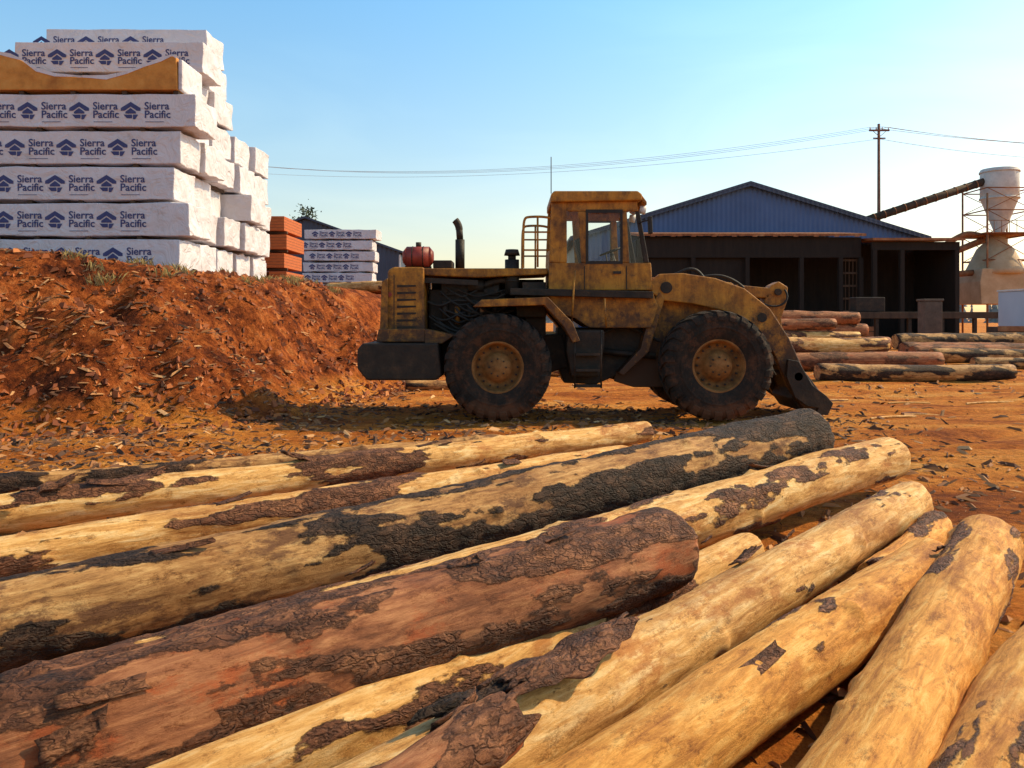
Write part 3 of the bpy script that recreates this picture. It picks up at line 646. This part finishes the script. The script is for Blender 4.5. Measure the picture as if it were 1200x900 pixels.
for y0,y1 in((-.70,-.56),(.56,.70)):
    PE('lift_arm',[(762,330),(772,321),(800,320),(838,326),(872,338),(902,362),(924,396),(942,436),(962,466),(958,477),(940,478),(922,452),(906,414),(884,384),(856,366),(812,356),(776,352),(764,344)],y0,y1,mYel2,.02)
    CE('arm_pivot',780,337,y0-.03,y1+.03,.10,mDark); CE('arm_pin',952,470,y0-.05,y1+.05,.085,mDark)
    CE('arm_boss',892,372,y0-.02,y1+.02,.08,mDark)
    ym=(y0+y1)/2*.78
    RE('lift_cylinder',(786,432),(842,410),ym,.09,mYel); RE('lift_rod',(842,410),(892,388),ym,.05,mChrome)
cx_=[(792,322),(800,318),(812,313),(824,316),(830,326)]
TE('coiled_hose',[(u,v,-.35) for u,v in cx_],.03,mBlk); TE('coiled_hose',[(u+4,v-1,-.1) for u,v in cx_],.03,mBlk)
TE('hydraulic_hose',[(800,330,-.2),(840,318,-.2),(870,326,-.2),(880,336,-.2)],.026,mBlk)
cyl('arm_cross_tube',(E(898,378)[0],-.56,E(898,378)[1]),(E(898,378)[0],.56,E(898,378)[1]),.13,mYel,LD)
RE('tilt_cylinder',(812,334),(880,340),0,.10,mYel); RE('tilt_rod',(880,340),(916,343),0,.055,mChrome)
PE('tilt_guard',[(872,332),(912,336),(912,348),(874,347)],-.16,.16,mYel2)
PE('bellcrank',[(908,346),(914,333),(924,328),(935,335),(934,352),(927,372),(929,392),(920,410),(906,406),(896,390),(900,372),(905,360)],-.16,.16,mYel2,.02)
for u,v in((922,341),(907,384),(918,400)): CE('linkage_pin',u,v,-.22,.22,.06,mDark,16)
for y in(-.18,.18): PE('tilt_link',[(910,394),(920,392),(936,424),(952,446),(944,456),(928,436),(912,404)],y-.04,y+.04,mYel,.01)
PE('coupler_frame',[(925,430),(938,426),(954,446),(966,462),(968,472),(960,482),(940,482),(930,468),(934,456)],-.55,.55,mDark,.02)
for y in(-.85,.85):
    PE('coupler_hook',[(918,420),(930,422),(946,450),(962,462),(970,471),(964,484),(950,484),(953,476),(940,474),(926,464),(916,440)],y-.05,y+.05,mDark,.01)
cyl('coupler_bar',(E(930,440)[0],-.9,E(930,440)[1]),(E(930,440)[0],.9,E(930,440)[1]),.07,mDark,LD)
TE('link_hose',[(895,352,-.25),(915,362,-.25),(936,350,-.25),(930,338,-.2)],.018,mBlk)
TE('drag_chain',[(905,405,-.5),(900,425,-.55),(912,440,-.5)],.02,mDark)

# ---------------------------------------------------------------- sawmill shed
SH=empty('sawmill_shed',(19.3,60,0))
YB=6.0
gab=[(-13.9,0),(13.9,0),(13.9,8.3),(0,12.55),(-13.9,8.3)]
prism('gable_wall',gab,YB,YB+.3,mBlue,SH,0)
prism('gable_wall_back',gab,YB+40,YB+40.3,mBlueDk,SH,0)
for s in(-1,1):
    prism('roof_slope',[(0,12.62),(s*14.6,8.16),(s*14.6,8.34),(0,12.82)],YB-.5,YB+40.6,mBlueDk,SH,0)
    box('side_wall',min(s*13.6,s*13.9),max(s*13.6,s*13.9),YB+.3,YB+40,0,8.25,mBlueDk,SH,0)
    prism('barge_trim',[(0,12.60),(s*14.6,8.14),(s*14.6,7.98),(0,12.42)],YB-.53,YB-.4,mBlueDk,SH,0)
def roofslab(x0,x1,z0,z1,y0,y1,mat,name):
    v=[(x0,y0,z0),(x1,y0,z0),(x1,y1,z1),(x0,y1,z1),(x0,y0,z0-.18),(x1,y0,z0-.18),(x1,y1,z1-.18),(x0,y1,z1-.18)]
    return meshobj(name,v,[(0,1,2,3),(7,6,5,4),(0,4,5,1),(1,5,6,2),(2,6,7,3),(3,7,4,0)],mat,SH)
roofslab(-10.2,6.7,7.95,8.7,-.5,5.9,mRust,'leanto_roof')
roofslab(6.9,13.6,7.55,8.05,-1.2,5.9,mRust,'bay_roof')
for i in range(34): box('roof_sheet_edge',-10.15+i*.5,-9.8+i*.5,-.53,-.502,7.74+.04*math.sin(i*2.1),7.93,mRust,SH,0)
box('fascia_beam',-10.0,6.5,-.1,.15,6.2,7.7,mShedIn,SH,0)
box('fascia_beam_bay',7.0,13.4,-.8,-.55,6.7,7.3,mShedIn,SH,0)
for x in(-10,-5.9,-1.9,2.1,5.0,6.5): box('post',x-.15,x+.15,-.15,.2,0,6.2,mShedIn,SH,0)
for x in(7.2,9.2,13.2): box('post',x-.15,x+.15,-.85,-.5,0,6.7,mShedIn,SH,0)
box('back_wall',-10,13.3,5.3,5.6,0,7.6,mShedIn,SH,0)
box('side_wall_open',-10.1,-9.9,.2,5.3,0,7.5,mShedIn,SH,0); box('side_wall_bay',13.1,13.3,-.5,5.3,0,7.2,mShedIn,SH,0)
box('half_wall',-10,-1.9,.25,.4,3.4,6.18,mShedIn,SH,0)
for i in range(6): box('rack_rail',5.1,6.4,.22,.3,1.2+i*.95,1.35+i*.95,mWoodDk,SH,0)
for i in range(5): box('rack_upright',5.2+i*.28,5.26+i*.28,.31,.37,0.6,6.15,mWoodDk,SH,0)
box('conveyor_deck',-9,4.5,1,3,1.3,1.7,mWoodDk,SH,0)
for i in range(7): box('deck_leg',-8.8+i*2.1,-8.6+i*2.1,.9,1.1,0,1.3,mWoodDk,SH,0)
LB=empty('metal_warehouse',(-17.8,70,0))
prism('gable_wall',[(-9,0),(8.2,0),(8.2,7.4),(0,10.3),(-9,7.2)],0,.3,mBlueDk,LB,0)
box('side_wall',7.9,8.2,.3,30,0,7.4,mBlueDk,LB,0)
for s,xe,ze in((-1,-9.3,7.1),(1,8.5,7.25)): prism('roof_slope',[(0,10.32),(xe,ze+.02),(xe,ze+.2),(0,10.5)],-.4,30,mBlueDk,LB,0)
box('downpipe',8.05,8.2,-.12,-.02,0,7.2,mSteelLt,LB,0)

CT=empty('dust_cyclone_tower',(45.1,75,0))
def vl(name,prof,mat,c=(0,0),seg=32):
    v=[];f=[];n=len(prof)
    for i in range(seg):
        t=2*math.pi*i/seg
        for r,z in prof: v.append((c[0]+r*math.cos(t),c[1]+r*math.sin(t),z))
    for i in range(seg):
        k=(i+1)%seg
        for j in range(n-1): f.append((i*n+j,k*n+j,k*n+j+1,i*n+j+1))
    return meshobj(name,v,f,mat,CT,smooth=True)
vl('cyclone_body',[(0,15.5),(1.55,15.5),(1.6,15.4),(1.6,12.7),(1.5,12.6),(.45,9.7),(.4,9.2)],mSteelLt)
vl('cyclone_rim',[(1.62,15.3),(1.68,15.3),(1.68,15.15),(1.62,15.15)],mSteelLt)
vl('cyclone_band',[(1.60,12.85),(1.67,12.85),(1.67,12.7),(1.60,12.7)],mSteelLt)
vl('hopper_bell',[(.3,9.6),(.9,9.3),(1.0,8.6),(1.5,8.1),(2.4,6.2),(2.5,5.8),(2.2,5.7)],mBeige,(-.6,-.3))
prism('hopper_bin',[(-3,3.0),(1.7,3.0),(1.9,5.0),(1.6,6.2),(-2.9,6.2),(-3.1,5.0)],-2.3,2.3,mBeige,CT,.05)
for x in(-2.3,1.9):
    for y in(-2,2): cyl('tower_leg',(x,y,0),(x,y,14.2 if x>0 or y>0 else 13.0),.09,mRust,CT,8)
for z in(4,7.0,9.3,11.5,13.5):
    for y in(-2,2): cyl('tower_girt',(-2.3,y,z),(1.9,y,z),.06,mRust,CT,6)
    for x in(-2.3,1.9): cyl('tower_girt',(x,-2,z),(x,2,z),.06,mRust,CT,6)
for a,b in((7,9.3),(9.3,11.5),(11.5,13.5)):
    for y in(-2,2): cyl('tower_brace',(-2.3,y,a),(1.9,y,b),.035,mRust,CT,6); cyl('tower_brace',(1.9,y,a),(-2.3,y,b),.035,mRust,CT,6)
box('platform',-2.6,2.2,-2.4,2.4,9.35,9.45,mRust,CT,0)
for i in range(8): cyl('platform_rail_post',(-2.6+i*.68,-2.4,9.45),(-2.6+i*.68,-2.4,10.5),.03,mRust,CT,6)
cyl('platform_rail',(-2.6,-2.4,10.5),(2.2,-2.4,10.5),.03,mRust,CT,6)
cyl('blower_duct',(-12.6,0,10.7),(-1.3,0,14.4),.36,mWoodDk,CT,16)
for i in range(12): 
    t=i/12; x=-12.6+11.3*t; z=10.7+3.7*t; cyl('duct_flange',(x,0,z),(x+.08,0,z+.026),.40,mRust,CT,14)
cyl('transfer_duct',(-5.5,-.5,7.4),(-1.8,-.5,8.9),.3,mRust,CT,14); cyl('lower_duct',(-6,-.8,5.6),(-2.8,-.8,5.9),.28,mRust,CT,14)
tube('elbow_duct',[(-6,-.4,8.0),(-4,-.4,9.3),(-2.8,-.4,9.6),(-1.6,-.4,9.2)],.25,mRust,CT)

def upole(x,y,h):
    P=empty('utility_pole',(x,y,0)); cyl('pole',(0,0,0),(0,0,h),.2,mPole,P,12,.13)
    box('crossarm',-1.0,1.0,-.16,-.05,h-.75,h-.58,mPole,P,0)
    box('crossarm_low',-.6,.6,-.16,-.05,h-1.5,h-1.38,mPole,P,0)
    for q in(-.9,-.3,.3,.9): cyl('insulator',(q,-.1,h-.58),(q,-.1,h-.35),.06,mSteelLt,P,8)
    cyl('brace',(-.7,-.17,h-.7),(0,-.17,h-1.3),.03,mRust,P,6); cyl('brace',(.7,-.17,h-.7),(0,-.17,h-1.3),.03,mRust,P,6)
upole(36.2,80,20.9); upole(-39,112,23.5); upole(82,84,20.5)
W=empty('power_lines',(0,0,0))
def wire(a,b,sag,r=.016):
    a=Vector(a);b=Vector(b); pts=[]
    for i in range(41):
        t=i/40; p=a.lerp(b,t); p.z-=sag*4*t*(1-t); pts.append(p)
    tube('wire',pts,r,mWire,W,False)
for q,dz in((-.9,0),(.3,.05),(.9,0)):
    wire((36.2+q,79.9,20.55+dz),(-39+q,111.9,23.1+dz),2.6+q*.12); wire((36.2+q,79.9,20.55+dz),(82+q,83.9,20.1+dz),1.3+q*.1,.022)
wire((36.2,79.9,19.4),(-39,111.9,22.0),2.0); wire((36.2,79.9,19.4),(82,83.9,19.0),1.6,.022)

cp=empty('concrete_pillar',(23.2,45,0)); box('pillar',-.5,.5,-.4,.4,0,2.65,mConc,cp,.05); box('pillar_cap',-.55,.55,-.45,.45,2.653,2.78,mConc,cp,.03)
tk=empty('storage_container',(27.6,42,0)); box('body',-1.7,3,-1.2,1.2,.35,3.1,mTankW,tk,.03); box('roof',-1.75,3.05,-1.25,1.25,3.103,3.2,mSteelLt,tk,.02)
for i in range(18): box('rib',-1.6+i*.26,-1.5+i*.26,-1.23,-1.203,.4,3.05,mTankW,tk,0)
for x in(-1.5,2.8): box('skid',x-.1,x+.1,-1.2,1.2,0,.347,mRust,tk,0)
for i,(x,y,h) in enumerate(((22.5,38,1.0),(24.2,39.5,1.3),(19.5,46,1.2))):
    cr=empty('timber_crate',(x,y,0)); 
    for k in range(4): box('slat',-.8,.8,-.5,-.45,.1+k*h/4,.1+k*h/4+h/5,mRust,cr,0)
    box('core',-.78,.78,-.44,.5,.05,h,mWoodDk,cr,.02)
mach=empty('log_conveyor',(27,50,0)); box('deck',-7,4,-.6,.6,1.7,2.1,mWoodDk,mach,.02)
for i in range(6): box('leg',-6.8+i*2,-6.6+i*2,-.5,-.3,0,1.7,mDark,mach,0)
box('motor_housing',-6,-4.2,-.5,.5,2.103,3.0,mDark,mach,.05)

mLeaf=M('foliage',[(.3,(.04,.055,.03)),(.7,(.10,.12,.06))],1,.9,0)
def tree(x,y,h,w):
    T=empty('tree',(x,y,0)); cyl('trunk',(0,0,0),(0,0,h*.9),.22,mPole,T,8,.05)
    v=[];f=[]
    for c in range(26):
        a=random.uniform(0,6.28); z=random.uniform(.3,1); rr=w*(1.15-z)*random.uniform(.3,1)
        cx,cy,cz=rr*math.cos(a),rr*math.sin(a),h*z
        cyl('limb',(0,0,cz*.85),(cx,cy,cz),.05,mPole,T,5,.02)
        for l in range(60):
            p=Vector((cx,cy,cz))+Vector((random.gauss(0,.5),random.gauss(0,.5),random.gauss(0,.35)))
            a1=Vector((random.uniform(-1,1),random.uniform(-1,1),random.uniform(-1,1)))*.2; b1=Vector((random.uniform(-1,1),random.uniform(-1,1),random.uniform(-1,1)))*.2
            i=len(v); v+=[p,p+a1,p+a1+b1,p+b1]; f.append((i,i+1,i+2,i+3))
    meshobj('crown',v,f,mLeaf,T,recalc=False)
tree(-22.4,88,13.6,2.6); tree(-24.5,90,12.8,2.6)
mHaze=M('hazed_foliage',[(.3,(.16,.19,.19)),(.7,(.26,.29,.28))],.1,1,0)  # pale haze put into the foliage colour
v=[];f=[]
for t in range(420):
    x=random.uniform(-320,420); y=random.uniform(300,345); h=random.uniform(7,15); w=h*.2
    for l in range(7):
        z=h*l/7; r=w*(1-l/7.5)*random.uniform(.8,1.2)
        i=len(v)
        for k in range(6):
            a=k*1.047+random.uniform(-.3,.3); rr=r*random.uniform(.6,1.2); v.append((x+rr*math.cos(a),y+rr*math.sin(a),z))
        v.append((x,y,z+h/7*1.8))
        for k in range(6): f.append((i+k,i+(k+1)%6,i+6))
meshobj('distant_treeline',v,f,mHaze,recalc=False)

# ---------------------------------------------------------------- light
EL=math.radians(40); AZ=math.radians(72)
w=bpy.data.worlds.new('World'); scene.world=w; w.use_nodes=True; nt=w.node_tree; N=nt.nodes; L=nt.links
bg=N['Background']; sky=N.new('ShaderNodeTexSky'); sky.sky_type='NISHITA'; sky.sun_disc=False; sky.sun_elevation=EL; sky.sun_rotation=AZ
sky.air_density=1.0; sky.dust_density=1.5; sky.ozone_density=2.0
tc=N.new('ShaderNodeTexCoord'); sp=N.new('ShaderNodeSeparateXYZ'); L.new(tc.outputs['Generated'],sp.inputs[0])
hz=ramp(nt,[(0.0,(1.85,1.42,1.0)),(.09,(1.75,1.48,1.14)),(.20,(1.50,1.58,1.38)),(.40,(1.10,1.72,1.78)),(.8,(1.0,1.05,1.0))]); L.new(sp.outputs['Z'],hz.inputs[0])
mx=N.new('ShaderNodeMixRGB'); mx.blend_type='MULTIPLY'; mx.inputs[0].default_value=1; L.new(sky.outputs[0],mx.inputs[1]); L.new(hz.outputs[0],mx.inputs[2])
mpw=N.new('ShaderNodeMapping'); mpw.inputs['Scale'].default_value=(1.2,1.2,5); L.new(tc.outputs['Generated'],mpw.inputs[0])
nw=N.new('ShaderNodeTexNoise'); nw.inputs['Scale'].default_value=2.2; nw.inputs['Detail'].default_value=5; nw.inputs['Distortion'].default_value=.6; L.new(mpw.outputs[0],nw.inputs['Vector'])
rw=ramp(nt,[(.45,(1,1,1)),(.75,(1.14,1.08,1.03))]); L.new(nw.outputs['Fac'],rw.inputs[0])
mx2=N.new('ShaderNodeMixRGB'); mx2.blend_type='MULTIPLY'; mx2.inputs[0].default_value=1; L.new(mx.outputs[0],mx2.inputs[1]); L.new(rw.outputs[0],mx2.inputs[2])
L.new(mx2.outputs[0],bg.inputs[0]); bg.inputs[1].default_value=.145
sl=bpy.data.lights.new('sun','SUN'); sl.energy=5.0; sl.angle=math.radians(.6); sl.color=(1,.76,.44)
so=link(bpy.data.objects.new('sun',sl)); d=Vector((math.sin(AZ)*math.cos(EL),math.cos(AZ)*math.cos(EL),math.sin(EL)))
so.rotation_euler=(-d).to_track_quat('-Z','Y').to_euler(); so.location=(20,20,30)

cam=bpy.data.cameras.new('camera'); co=link(bpy.data.objects.new('camera',cam)); co.location=(0,0,1.7); co.rotation_euler=(math.radians(90),0,0)
cam.sensor_width=36; cam.lens=28.5; cam.shift_y=-.064; cam.clip_start=.05; cam.clip_end=6000
scene.camera=co
